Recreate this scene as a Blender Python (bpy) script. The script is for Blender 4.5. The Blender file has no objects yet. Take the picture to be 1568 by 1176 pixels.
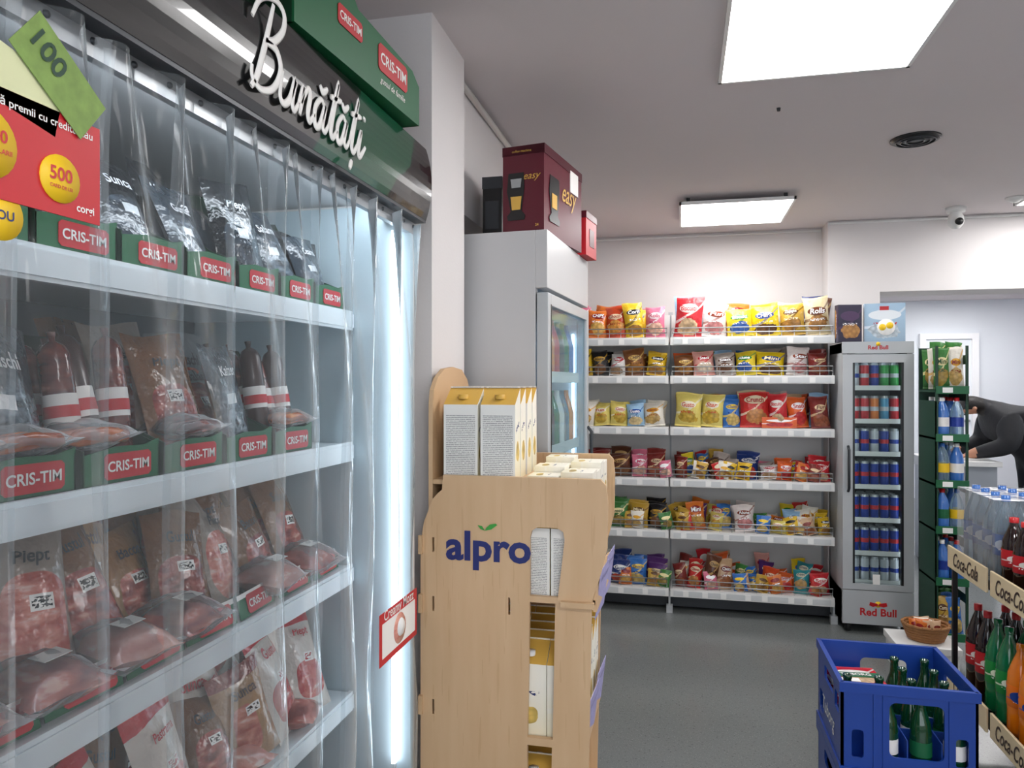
import bpy, math, random
from mathutils import Matrix, Vector
from mathutils.geometry import tessellate_polygon
random.seed(7)
def U(a,b): return random.uniform(a,b)
def C(h):
    h=h.lstrip('#'); o=[]
    for i in (0,2,4):
        v=int(h[i:i+2],16)/255; o.append(v/12.92 if v<=.04045 else ((v+.055)/1.055)**2.4)
    return (o[0],o[1],o[2],1)
sc=bpy.context.scene
try:
    sc.view_settings.view_transform='Standard'
except Exception: pass

# ---------------------------------------------------------------- materials
class N:
    def __init__(s,name):
        s.m=bpy.data.materials.new(name); s.m.use_nodes=True; s.t=s.m.node_tree; s.t.nodes.clear()
        s.out=s.n('ShaderNodeOutputMaterial')
    def n(s,t,**k):
        x=s.t.nodes.new(t)
        for a,b in k.items(): setattr(x,a,b)
        return x
    def put(s,inp,v):
        if isinstance(v,bpy.types.NodeSocket): s.t.links.new(v,inp)
        else: inp.default_value=v
    def math(s,op,a,b=0.0,c=None,clamp=False):
        x=s.n('ShaderNodeMath',operation=op,use_clamp=clamp)
        s.put(x.inputs[0],a); s.put(x.inputs[1],b)
        if c is not None: s.put(x.inputs[2],c)
        return x.outputs[0]
    def mix(s,f,a,b):
        x=s.n('ShaderNodeMix',data_type='RGBA'); s.put(x.inputs[0],f); s.put(x.inputs[6],a); s.put(x.inputs[7],b)
        return x.outputs[2]
    def noise(s,vec,scale,detail=2):
        x=s.n('ShaderNodeTexNoise'); s.put(x.inputs['Vector'],vec); x.inputs['Scale'].default_value=scale; x.inputs['Detail'].default_value=detail
        return x.outputs[0]
    def mapv(s,vec,sc_):
        x=s.n('ShaderNodeMapping'); s.put(x.inputs[0],vec); x.inputs['Scale'].default_value=sc_
        return x.outputs[0]
    def bsdf(s,col,rough=.5,metal=0,spec=.5,coat=0):
        b=s.n('ShaderNodeBsdfPrincipled'); s.put(b.inputs['Base Color'],col); s.put(b.inputs['Roughness'],rough)
        b.inputs['Metallic'].default_value=metal; b.inputs['Specular IOR Level'].default_value=spec; b.inputs['Coat Weight'].default_value=coat
        s.b=b; s.t.links.new(b.outputs[0],s.out.inputs[0]); return b
    def bump(s,h,strength=.2,dist=.01):
        x=s.n('ShaderNodeBump'); s.put(x.inputs['Height'],h); x.inputs['Strength'].default_value=strength; x.inputs['Distance'].default_value=dist
        s.t.links.new(x.outputs[0],s.b.inputs['Normal'])

def S(name,hexc,rough=.5,metal=0,var=.08,ns=6,bump=0,bs=60,spec=.5,coat=0):
    g=N(name); co=g.n('ShaderNodeTexCoord').outputs['Object']; c=C(hexc)
    nz=g.noise(co,ns,3)
    d=(c[0]*(1-var),c[1]*(1-var),c[2]*(1-var),1); l=tuple(min(1,v*(1+var)) for v in c[:3])+(1,)
    g.bsdf(g.mix(nz,d,l),rough,metal,spec,coat)
    if bump: g.bump(g.noise(co,bs,3),bump,.005)
    return g.m

def emis(name,hexc,st):
    g=N(name); e=g.n('ShaderNodeEmission'); e.inputs[0].default_value=C(hexc); e.inputs[1].default_value=st
    g.t.links.new(e.outputs[0],g.out.inputs[0]); return g.m

def glassy(name,hexc,base=.06,rough=.05,bump=0,trc='#ffffff',fres=1.0):
    g=N(name); tr=g.n('ShaderNodeBsdfTransparent'); tr.inputs[0].default_value=C(trc)
    b=g.n('ShaderNodeBsdfPrincipled'); b.inputs['Base Color'].default_value=C(hexc); b.inputs['Roughness'].default_value=rough; g.b=b
    fr=g.n('ShaderNodeFresnel'); fr.inputs[0].default_value=1.45
    f=g.math('MULTIPLY_ADD',fr.outputs[0],fres,base,clamp=True)
    mx=g.n('ShaderNodeMixShader'); g.put(mx.inputs[0],f); g.t.links.new(tr.outputs[0],mx.inputs[1]); g.t.links.new(b.outputs[0],mx.inputs[2])
    g.t.links.new(mx.outputs[0],g.out.inputs[0])
    b.inputs['Specular IOR Level'].default_value=1.0
    if bump:
        co=g.n('ShaderNodeTexCoord').outputs['Object']
        g.bump(g.noise(g.mapv(co,(6,6,2.2)),1.6,2),bump,.05)
    return g.m

TX={}
def PK(name,base,logo,food,txt='#ffffff',base2=None,rough=.27,ly=.7,lh=.13,fy=.3,lw=.4,lines=False,flat=False,win=.0):
    g=N(name); uv=g.n('ShaderNodeTexCoord').outputs['UV']
    sp=g.n('ShaderNodeSeparateXYZ'); g.put(sp.inputs[0],uv); x,y=sp.outputs[0],sp.outputs[1]
    oc=g.n('ShaderNodeTexCoord').outputs['Object']
    dn=g.noise(oc,6,1); dn2=g.noise(g.mapv(oc,(1.3,1.1,.9)),6,1)
    xx=x if flat else g.math('MULTIPLY_ADD',g.math('SUBTRACT',dn,.5),.22,x); yy=y if flat else g.math('MULTIPLY_ADD',g.math('SUBTRACT',dn2,.5),.18,y)
    def ell(cx,cy,rx,ry,X=xx,Y=yy):
        a=g.math('DIVIDE',g.math('SUBTRACT',X,cx),rx); b=g.math('DIVIDE',g.math('SUBTRACT',Y,cy),ry)
        return g.math('ADD',g.math('MULTIPLY',a,a),g.math('MULTIPLY',b,b))
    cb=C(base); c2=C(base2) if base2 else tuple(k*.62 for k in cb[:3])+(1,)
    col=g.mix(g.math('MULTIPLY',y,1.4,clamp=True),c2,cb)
    sw=g.math('ABSOLUTE',g.math('SUBTRACT',yy,g.math('MULTIPLY_ADD',g.math('MULTIPLY',xx,xx),.5,.38)))
    col=g.mix(g.math('MULTIPLY',g.math('LESS_THAN',sw,.035),.7),col,C(logo))
    nz=g.noise(oc,30,2)
    fm=g.math('LESS_THAN',g.math('ADD',ell(.5,fy,.42+win,.22+win),g.math('MULTIPLY',nz,1.3)),1.5)
    v=g.n('ShaderNodeTexVoronoi'); g.put(v.inputs['Vector'],oc); v.inputs['Scale'].default_value=46
    f0=C(food); fd=tuple(k*.45 for k in f0[:3])+(1,)
    fc=g.mix(g.math('MULTIPLY',v.outputs[0],1.1,clamp=True),f0,fd)
    col=g.mix(fm,col,fc)
    col=g.mix(g.math('LESS_THAN',ell(.5,ly,lw,lh,x,y),1.0),col,C(logo))
    tb=g.math('MULTIPLY',g.math('GREATER_THAN',g.noise(g.mapv(oc,(120,120,160)),1.0,1),.52),g.math('MULTIPLY',g.math('LESS_THAN',g.math('ABSOLUTE',g.math('SUBTRACT',y,ly-.22)),.03),g.math('LESS_THAN',g.math('ABSOLUTE',g.math('SUBTRACT',x,.5)),.3)))
    col=g.mix(tb,col,C(txt))
    if not flat: col=g.mix(g.math('GREATER_THAN',g.math('ABSOLUTE',g.math('SUBTRACT',y,.5)),.455),col,tuple(min(1,k*1.1+.05) for k in cb[:3])+(1,))
    if lines:
        w=g.math('GREATER_THAN',g.math('SINE',g.math('MULTIPLY',y,260)),.1)
        tn2=g.math('GREATER_THAN',g.noise(g.mapv(uv,(60,34,1)),1.0,1),.42)
        rg=g.math('MULTIPLY',g.math('MULTIPLY',w,tn2),g.math('MULTIPLY',g.math('LESS_THAN',y,.86),g.math('LESS_THAN',g.math('ABSOLUTE',g.math('SUBTRACT',x,.5)),.43)))
        col=g.mix(1.0,col,C('#ecebe6')); col=g.mix(g.math('MULTIPLY',rg,.75),col,C('#55555a'))
    g.bsdf(col,rough)
    if not flat: g.bump(g.noise(oc,34,3),.6,.012)
    TX[g.m.name]=(S('ink_'+name,txt,.4,var=.02),ly,lw,lh)
    return g.m

def DP(name,base,ma,mb,mc,label='#efede8',band=None,ink='#222222',wx=.5,wy=.36,rx=.38,ry=.27,lx=.55,lyy=.68):
    """deli pouch: coloured film, window onto sliced meat, white weight label with print"""
    g=N(name); uv=g.n('ShaderNodeTexCoord').outputs['UV']; oc=g.n('ShaderNodeTexCoord').outputs['Object']
    sp=g.n('ShaderNodeSeparateXYZ'); g.put(sp.inputs[0],uv); x,y=sp.outputs[0],sp.outputs[1]
    dn=g.noise(oc,6,1); xx=g.math('MULTIPLY_ADD',g.math('SUBTRACT',dn,.5),.25,x)
    cb=C(base); col=g.mix(g.noise(oc,9,3),tuple(k*.75 for k in cb[:3])+(1,),cb)
    n1=g.noise(g.mapv(oc,(22,22,60)),1,4); r=g.n('ShaderNodeValToRGB'); g.put(r.inputs[0],n1)
    e=r.color_ramp.elements; e[0].position=.36; e[0].color=C(ma); e[1].position=.57; e[1].color=C(mb); q=e.new(.7); q.color=C(mc)
    a=g.math('POWER',g.math('ABSOLUTE',g.math('DIVIDE',g.math('SUBTRACT',xx,wx),rx)),3); b=g.math('POWER',g.math('ABSOLUTE',g.math('DIVIDE',g.math('SUBTRACT',y,wy),ry)),3)
    col=g.mix(g.math('LESS_THAN',g.math('ADD',a,b),1.0),col,r.outputs[0])
    if band: col=g.mix(g.math('GREATER_THAN',y,.86),col,C(band))
    def rect(cx,cy,hx,hy): return g.math('MULTIPLY',g.math('LESS_THAN',g.math('ABSOLUTE',g.math('SUBTRACT',xx,cx)),hx),g.math('LESS_THAN',g.math('ABSOLUTE',g.math('SUBTRACT',y,cy)),hy))
    col=g.mix(rect(lx,lyy-.17,.14,.045),col,C(label))
    tn=g.math('GREATER_THAN',g.noise(g.mapv(oc,(150,150,260)),1,1),.5)
    col=g.mix(g.math('MULTIPLY',tn,rect(lx,lyy-.17,.12,.03)),col,C(ink))
    g.bsdf(col,.18,coat=.35); g.bump(g.noise(oc,26,3),.7,.014)
    TX[g.m.name]=(S('ink_'+name,ink,.4,var=.02),.76,.28,.08)
    return g.m

def meat(name,a,b,c):
    g=N(name); co=g.n('ShaderNodeTexCoord').outputs['Object']
    n1=g.noise(g.mapv(co,(18,18,50)),1,3); r=g.n('ShaderNodeValToRGB'); g.put(r.inputs[0],n1)
    r.color_ramp.elements[0].position=.38; r.color_ramp.elements[0].color=C(a); r.color_ramp.elements[1].position=.6; r.color_ramp.elements[1].color=C(b)
    e=r.color_ramp.elements.new(.68); e.color=C(c)
    g.bsdf(r.outputs[0],.2,coat=.5); g.bump(g.noise(co,30,3),.5,.01); return g.m

# ---------------------------------------------------------------- mesh builder
def fr(o,ax,ay):
    ax=Vector(ax).normalized(); ay=Vector(ay).normalized(); az=ax.cross(ay)
    return Matrix(((ax.x,ay.x,az.x,o[0]),(ax.y,ay.y,az.y,o[1]),(ax.z,ay.z,az.z,o[2]),(0,0,0,1)))
def FX(x,y,z,tilt=0,yaw=0): return fr((x,y,z),(0,1,0),(0,0,1))@Matrix.Rotation(yaw,4,'Y')@Matrix.Rotation(-tilt,4,'X')
def FNX(x,y,z,tilt=0,yaw=0): return fr((x,y,z),(0,-1,0),(0,0,1))@Matrix.Rotation(yaw,4,'Y')@Matrix.Rotation(-tilt,4,'X')
def FNY(x,y,z,tilt=0,yaw=0): return fr((x,y,z),(1,0,0),(0,0,1))@Matrix.Rotation(yaw,4,'Y')@Matrix.Rotation(-tilt,4,'X')
def FUP(x,y,z,rot=0): return Matrix.Translation((x,y,z))@Matrix.Rotation(rot,4,'Z')
_tc={}
def textgeo(body,bold=0,shear=0):
    k=(body,bold,shear)
    if k in _tc: return _tc[k]
    cu=bpy.data.curves.new('t','FONT'); cu.body=body; cu.offset=bold; cu.shear=shear; cu.resolution_u=3
    ob=bpy.data.objects.new('t',cu); sc.collection.objects.link(ob); bpy.context.view_layer.update()
    ev=ob.evaluated_get(bpy.context.evaluated_depsgraph_get()); me=ev.to_mesh()
    vs=[v.co.copy() for v in me.vertices]; fs=[tuple(p.vertices) for p in me.polygons]
    ev.to_mesh_clear(); bpy.data.objects.remove(ob); bpy.data.curves.remove(cu)
    x0=min(v.x for v in vs); x1=max(v.x for v in vs); y0=min(v.y for v in vs); y1=max(v.y for v in vs)
    w=x1-x0
    vs=[((v.x-(x0+x1)/2)/w,(v.y-(y0+y1)/2)/w,0) for v in vs]
    _tc[k]=(vs,fs,(y1-y0)/w); return _tc[k]

class MB:
    def __init__(s): s.v=[];s.f=[];s.uv=[];s.mi=[];s.sm=[];s.mats=[]
    def midx(s,m):
        if m not in s.mats: s.mats.append(m)
        return s.mats.index(m)
    def add(s,vs,fs,mat,uvs=None,smooth=False,M=None):
        o=len(s.v); i=s.midx(mat)
        if M is not None: vs=[M@Vector(v) for v in vs]
        s.v.extend([tuple(v) for v in vs])
        for k,f in enumerate(fs):
            s.f.append(tuple(o+a for a in f)); s.mi.append(i); s.sm.append(smooth)
            s.uv.extend(uvs[k] if uvs else [(0.5,0.5)]*len(f))
    def box(s,x0,x1,y0,y1,z0,z1,mat,M=None):
        vs=[(x0,y0,z0),(x1,y0,z0),(x1,y1,z0),(x0,y1,z0),(x0,y0,z1),(x1,y0,z1),(x1,y1,z1),(x0,y1,z1)]
        fs=[(0,1,5,4),(1,2,6,5),(2,3,7,6),(3,0,4,7),(4,5,6,7),(3,2,1,0)]
        q=[(0,0),(1,0),(1,1),(0,1)]
        s.add(vs,fs,mat,[q]*6,False,M)
    def plate(s,poly,t,mat,M=None,holes=()):
        rings=[poly]+list(holes); flat=[p for r in rings for p in r]; n=len(flat)
        tris=tessellate_polygon([[Vector((p[0],p[1],0)) for p in r] for r in rings])
        xs=[p[0] for p in poly]; ys=[p[1] for p in poly]; w=max(xs)-min(xs) or 1; h=max(ys)-min(ys) or 1
        uvp=[((p[0]-min(xs))/w,(p[1]-min(ys))/h) for p in flat]
        vs=[(p[0],p[1],0) for p in flat]+[(p[0],p[1],t) for p in flat]
        fs=[];uv=[]
        for a,b,c in tris:
            ar=(flat[b][0]-flat[a][0])*(flat[c][1]-flat[a][1])-(flat[c][0]-flat[a][0])*(flat[b][1]-flat[a][1])
            if ar<0: b,c=c,b
            fs.append((a+n,b+n,c+n)); uv.append([uvp[a],uvp[b],uvp[c]])
            fs.append((c,b,a)); uv.append([uvp[c],uvp[b],uvp[a]])
        o=0
        for ri,r in enumerate(rings):
            k=len(r); A=sum(r[i][0]*r[(i+1)%k][1]-r[(i+1)%k][0]*r[i][1] for i in range(k))
            flip=(A<0)!=(ri>0)
            for i in range(k):
                a,b=o+i,o+(i+1)%k
                f=(a,b,b+n,a+n) if not flip else (b,a,a+n,b+n)
                fs.append(f); uv.append([uvp[j%n] for j in f])
            o+=k
        s.add(vs,fs,mat,uv,False,M)
    def lathe(s,prof,mat,M=None,seg=14,smooth=True):
        vs=[];fs=[];uv=[]; h=prof[-1][1]-prof[0][1] or 1
        for r,z in prof:
            for i in range(seg):
                a=2*math.pi*i/seg; vs.append((r*math.cos(a),r*math.sin(a),z))
        for j in range(len(prof)-1):
            for i in range(seg):
                k=(i+1)%seg; fs.append((j*seg+i,j*seg+k,(j+1)*seg+k,(j+1)*seg+i))
                v0=(prof[j][1]-prof[0][1])/h; v1=(prof[j+1][1]-prof[0][1])/h
                uv.append([(i/seg*2%1,v0),((i/seg*2)%1+2/seg,v0),((i/seg*2)%1+2/seg,v1),(i/seg*2%1,v1)])
        s.add(vs,fs,mat,uv,smooth,M)
    def tube(s,pts,r,mat,seg=8,M=None,flat=None):
        P=[Vector(p) for p in pts]; vs=[];fs=[]
        for i,p in enumerate(P):
            d=(P[min(i+1,len(P)-1)]-P[max(i-1,0)]).normalized()
            up=Vector((0,0,1)) if abs(d.z)<.9 else Vector((1,0,0))
            a=d.cross(up).normalized(); b=a.cross(d); rr_=r(i/(len(P)-1)) if callable(r) else r
            for k in range(seg):
                t=2*math.pi*k/seg; vs.append(p+a*math.cos(t)*rr_+b*math.sin(t)*(rr_ if flat is None else flat))
        for i in range(len(P)-1):
            for k in range(seg):
                q=(k+1)%seg; fs.append((i*seg+k,i*seg+q,(i+1)*seg+q,(i+1)*seg+k))
        fs.append(tuple(range(seg))); fs.append(tuple((len(P)-1)*seg+k for k in reversed(range(seg))))
        s.add(vs,fs,mat,None,True,M)
    def bag(s,w,h,t,mat,M,nu=7,nv=9,wr=.08,roll=.05,word=None):
        M=M@Matrix.Rotation(U(-roll,roll),4,'Z')
        vs=[];fs=[];uv=[]; sk=U(-.06,.06); p1,p2=U(0,6),U(0,6)
        def pos(u,v,sd,nz):
            vm=min(max((v-.05)/.9,0),1)
            x=(u-.5)*w*(1-.09*math.sin(math.pi*v))+sk*w*v*.3
            pr=max(0,1-(2*u-1)**2)**.5*max(0,math.sin(math.pi*vm))**.5
            z=sd*t/2*pr*(1+nz)+.0025*math.sin(u*9+p1)*(1-pr)*1.2
            return (x,v*h*(1+.02*math.sin(u*5+p2)*(v>.8)),z)
        for sd in (1,-1):
            o=len(vs)
            for j in range(nv+1):
                for i in range(nu+1): vs.append(pos(i/nu,j/nv,sd,U(-wr,wr)*2.0))
            for j in range(nv):
                for i in range(nu):
                    a=o+j*(nu+1)+i; f=[a,a+1,a+nu+2,a+nu+1]
                    q=[(i/nu,j/nv),((i+1)/nu,j/nv),((i+1)/nu,(j+1)/nv),(i/nu,(j+1)/nv)]
                    if sd<0: f=f[::-1]; q=q[::-1]
                    fs.append(tuple(f)); uv.append(q)
        s.add(vs,fs,mat,uv,True,M)
        if word and mat.name in TX:
            ink,ly,lw,lh=TX[mat.name]; tv,tf,asp=textgeo(word,.02,random.choice([0,.2])); lw2=lw*.82; sc_y=min(lh*1.3/asp,lw2*2*w/h*1.3)
            out=[]
            for a,b,_ in tv:
                p=pos(.5+a*lw2*2,ly+b*sc_y,1,.1+wr); out.append((p[0],p[1],p[2]+.0025))
            s.add(out,tf,ink,None,False,M)
    def text(s,body,w,mat,M,bold=0,shear=0,h=None):
        vs,fs,asp=textgeo(body,bold,shear); sy=w if h is None else h/asp
        s.add([(a*w,b*sy,0) for a,b,_ in vs],fs,mat,None,False,M)
    def obj(s,name,bevel=0,parent=None):
        me=bpy.data.meshes.new(name); me.from_pydata(s.v,[],s.f)
        for m in s.mats: me.materials.append(m)
        me.polygons.foreach_set('material_index',s.mi); me.polygons.foreach_set('use_smooth',s.sm)
        ul=me.uv_layers.new(name='UVMap'); ul.data.foreach_set('uv',[c for p in s.uv for c in p]); me.update()
        ob=bpy.data.objects.new(name,me); sc.collection.objects.link(ob)
        if parent: ob.parent=parent
        if bevel:
            b=ob.modifiers.new('bev','BEVEL'); b.width=bevel; b.segments=2; b.limit_method='ANGLE'; b.angle_limit=math.radians(40)
        return ob
def simple(name,mat,*bx,bevel=0):
    m=MB()
    for b in bx: m.box(*b,mat)
    return m.obj(name,bevel)

# base materials
WALL=S('wall_paint','#e0dcdb',.85,var=.03,ns=2,bump=.08,bs=120)
WALLB=S('wall_paint_backroom','#e4e9ef',.85,var=.03,ns=2)
CEIL=S('ceiling_paint','#d6cfd0',.9,var=.03,ns=1.5,bump=.08,bs=90)
def floor_mat():
    g=N('vinyl_floor'); co=g.n('ShaderNodeTexCoord').outputs['Object']
    n=g.noise(co,190,2); n2=g.noise(co,1.3,3); n3=g.noise(co,95,1)
    c=g.mix(n2,C('#696d6c'),C('#777b7a')); c=g.mix(g.math('GREATER_THAN',n,.64),c,C('#8b8e8c')); c=g.mix(g.math('GREATER_THAN',n3,.68),c,C('#5a5e5e'))
    g.bsdf(c,.2); g.bump(n3,.03,.002); return g.m
FLOOR=floor_mat()
WHT=S('white_powdercoat','#e6e6e4',.4,var=.03); GREYW=S('fridge_grey_white','#c3c3c4',.35,var=.03)
COOLW=S('cooler_shelf_white','#e6eff3',.35,var=.03); COOLB=S('cooler_inner_blue','#cfe2ea',.35,var=.04); COOLD=S('cooler_back_shade_grey','#4e5860',.5,var=.1)  # cooler back: shadow behind the goods put into its dark grey
BLK=S('black_plastic','#121315',.35); DGR=S('dark_grey_metal','#3c3f43',.4,.4); ALU=S('brushed_alu','#a7abae',.35,.7)
SIL=S('silver_paint','#b9bdc0',.4,.1)
GRN=S('green_cardboard','#11613a',.5); GRND=S('green_dark','#0b3a25',.5); RED=S('red_print','#c4202b',.45); WPR=S('white_print','#f2f0ec',.5,var=.02)
YEL=S('yellow_print','#f3c81d',.5); BLUE=S('blue_crate_plastic','#173f96',.35,var=.06); NAVY=S('navy_print','#1f2a6b',.45)
CREAM=S('cream_board','#dcc9a4',.6); PURP=S('lavender_paper','#a5a1cc',.7,var=.3,ns=60); MAR=S('maroon_card','#5b1023',.42)
TAG=S('price_tag','#f4f4f2',.5,var=.02); GOLD=S('gold_carton','#d8ab4c',.45)
def wood():
    g=N('birch_plywood'); co=g.n('ShaderNodeTexCoord').outputs['Object']
    n=g.noise(g.mapv(co,(14,3,1.6)),1.6,5); n2=g.noise(co,5,3); n3=g.noise(g.mapv(co,(90,9,5)),1,2)
    c=g.mix(n,C('#c6a27a'),C('#dfc09a')); c=g.mix(g.math('MULTIPLY',n2,.3),c,C('#bd9468')); c=g.mix(g.math('MULTIPLY',g.math('GREATER_THAN',n3,.64),.2),c,C('#a87c50')); g.bsdf(c,.5); return g.m
WOOD=wood()
def header_mat():
    g=N('header_sign_print'); co=g.n('ShaderNodeTexCoord').outputs['Object']; sp=g.n('ShaderNodeSeparateXYZ'); g.put(sp.inputs[0],co)
    y,z=sp.outputs[1],sp.outputs[2]
    a=g.math('ADD',y,g.math('MULTIPLY',g.math('SUBTRACT',z,1.93),-1.1))
    a=g.math('ADD',a,g.math('MULTIPLY',g.noise(co,5,2),.15))
    m=g.math('MULTIPLY',g.math('GREATER_THAN',a,1.30),g.math('LESS_THAN',a,1.66))
    g.bsdf(g.mix(m,C('#0c0d0f'),C('#0d5238')),.2,coat=.6); g.bump(g.noise(co,7,2),.06,.01); return g.m
HEAD=header_mat()
CURT=glassy('pvc_strip_curtain','#dde6ea',.018,.06,bump=.3,trc='#fafbfc',fres=1.15)
CEDGE=glassy('pvc_strip_edge','#e4ecf0',.12,.1,bump=.3,trc='#f4f8fa',fres=1.2)
GLASS=glassy('door_glass','#c8d6da',.0,.03,trc='#f6faf9',fres=.7)
GLASS2=glassy('fridge_door_glass','#c8d6da',.0,.03,trc='#eef6f8',fres=.3)
PET=glassy('clear_pet','#b9d3e2',.22,.1,trc='#dbe8f0'); WRAP=glassy('shrink_wrap','#f4f6f8',.08,.12,bump=.5)
COLA=S('cola_liquid','#1c0a07',.08,var=.02,coat=.6); SPR=S('green_bottle','#0d6a3c',.1,coat=.6); FAN=S('orange_drink','#e07a12',.12,coat=.6)
BEER=S('green_beer_glass','#0e3d22',.08,coat=.7); BOTB=S('blue_bottle','#3f74c2',.15,coat=.5); PINK=S('pink_cap','#d1497a',.4); REDP=S('red_plastic','#c01e24',.35)
MEAT=meat('smoked_meat','#8a352f','#c86f60','#ecc2b2'); SAUS=meat('sausage_skin','#9c4a26','#c4703c','#dc9a62'); HAM=meat('ham_slices','#c4776c','#dba090','#efd9cf')
SAUS2=meat('dark_sausage','#4a1a16','#7a352a','#a86352')
LEDW=emis('led_panel_white','#fffdfc',18.0); LEDC=emis('cooler_led','#eaf5ff',17.0); FILLV=emis('cooler_end_fill_glow','#eaf5ff',7.0); LEDF=emis('fridge_led','#bfe2ff',8.0); LEDG=emis('can_fridge_led','#eaf4ff',4.0)

# ---------------------------------------------------------------- room shell
simple('floor',FLOOR,(-1.5,4.7,-1.7,10.6,-.06,0))
simple('ceiling',CEIL,(-1.5,4.7,-1.7,10.6,2.56,2.62))
simple('wall_left',WALL,(-1.55,-1.45,-1.7,5.5,0,2.56))
simple('wall_left_pilaster',WALL,(-1.45,-.70,2.0,2.32,0,2.56))
simple('wall_left_bulkhead',WALL,(-1.45,-.76,2.32,5.4,2.1,2.56))
simple('wall_back',WALL,(-1.45,1.245,5.4,5.5,0,2.56))
simple('wall_back_pilaster',WALL,(.93,1.245,5.19,5.4,0,2.56))
simple('wall_back_lintel',WALL,(1.245,3.0,5.19,5.5,2.09,2.56))
simple('wall_right',WALL,(3.0,3.1,-1.7,5.5,0,2.56))
simple('wall_front',WALL,(-1.45,3.0,-1.7,-1.6,0,.45),(-1.45,3.0,-1.7,-1.6,2.42,2.56),(-1.45,-1.3,-1.7,-1.6,.45,2.42),(2.85,3.0,-1.7,-1.6,.45,2.42))
m=MB()
for x in (-1.3,.05,1.43,2.79): m.box(x,x+.06,-1.68,-1.62,.45,2.42,DGR)
m.box(-1.3,2.85,-1.68,-1.62,.45,.51,DGR); m.box(-1.3,2.85,-1.68,-1.62,2.36,2.42,DGR); m.obj('fill_window_1')  # unseen window, added so fill daylight enters from behind the camera
simple('wall_backroom_left',WALLB,(1.145,1.245,5.5,10.5,0,2.56))
simple('wall_backroom_right',WALLB,(4.6,4.7,5.4,10.5,0,2.56))
simple('wall_backroom_back',WALLB,(1.145,4.7,10.5,10.6,0,2.56))
simple('wall_backroom_return',WALLB,(3.1,4.6,5.4,5.5,0,2.56))
m=MB(); m.tube([(-.745,2.33,2.535),(-.745,5.38,2.535)],.012,WHT); m.tube([(-.745,5.385,2.54),(.92,5.385,2.54)],.008,WHT); m.tube([(.93,5.18,2.545),(2.95,5.18,2.545)],.008,WHT); m.obj('trim_1')
simple('baseboard_back',S('baseboard_grey','#8a8a88',.6),(-1.4,.92,5.385,5.4,0,.08))
m=MB()
DW=S('door_white','#f2f3f5',.5,var=.02)
m.box(2.98,3.05,10.43,10.498,0,2.06,DW); m.box(3.58,3.66,10.43,10.498,0,2.06,DW); m.box(2.98,3.66,10.43,10.498,2.06,2.13,DW); m.box(3.05,3.58,10.46,10.498,0.01,2.06,WALLB)
m.box(3.12,3.51,10.45,10.465,1.1,1.95,WALLB); m.box(3.5,3.56,10.43,10.46,1.0,1.03,ALU); m.obj('door_1')

def panel(x0,x1,y0,y1,z=2.56,mat=LEDW,hang=0.0):
    m=MB(); z1=z-hang; t=.018
    m.box(x0,x1,y0,y0+.012,z1-t,z1,WHT); m.box(x0,x1,y1-.012,y1,z1-t,z1,WHT); m.box(x0,x0+.012,y0,y1,z1-t,z1,WHT); m.box(x1-.012,x1,y0,y1,z1-t,z1,WHT)
    m.box(x0+.012,x1-.012,y0+.012,y1-.012,z1-t+.003,z1-t+.01,mat); m.box(x0+.012,x1-.012,y0+.012,y1-.012,z1-t+.0105,z1,WHT)
    if hang:
        for x in (x0+.05,x1-.05):
            for y in (y0+.05,y1-.05): m.box(x-.01,x+.01,y-.01,y+.01,z1,z,BLK)
    m.obj('ceiling_light_panel')
panel(.12,.73,2.06,2.67); panel(-.02,.61,4.30,4.92,hang=.03)
panel(.12,.73,-.35,.25); panel(1.9,2.5,2.06,2.67); panel(1.9,2.5,-.35,.25); panel(1.9,2.5,4.3,4.9)  # unseen panels outside the view, added as fill light
panel(2.85,3.6,9.0,9.7); panel(2.2,2.8,6.3,6.9); panel(3.6,4.2,6.3,6.9); panel(1.7,2.3,8.4,9.0)  # first panel is a fixture; the rest added to brighten the back room
m=MB(); m.lathe([(0,-.012),(.085,-.012),(.1,-.006),(.1,0),(0,0)],BLK,FUP(.984,3.51,2.56),28)
for r in (.03,.055,.075): m.lathe([(r,-.016),(r+.006,-.016),(r+.006,-.011),(r,-.011)],DGR,FUP(.984,3.51,2.56),28)
m.obj('round_ceiling_vent')
m=MB(); o=FUP(1.61,4.95,2.56); m.lathe([(0,-.03),(.05,-.03),(.055,0),(0,0)],WHT,o,18); m.lathe([(0,-.13),(.022,-.125),(.04,-.105),(.045,-.08),(.04,-.05),(.03,-.03)],WHT,o,18)
m.lathe([(0,0),(.018,0),(.022,.03),(.0,.032)],BLK,o@Matrix.Translation((0,-.035,-.09))@Matrix.Rotation(math.radians(100),4,'X'),14)
m.obj('security_camera')
m=MB(); m.lathe([(0,-.03),(.02,-.028),(.045,-.012),(.05,0),(0,0)],WHT,FUP(1.85,4.75,2.56),18); m.obj('smoke_detector')
m=MB(); m.lathe([(0,-.012),(.006,-.012),(.008,0),(0,0)],DGR,FUP(.36,3.0,2.56),8); m.obj('ceiling_sprinkler')

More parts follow.
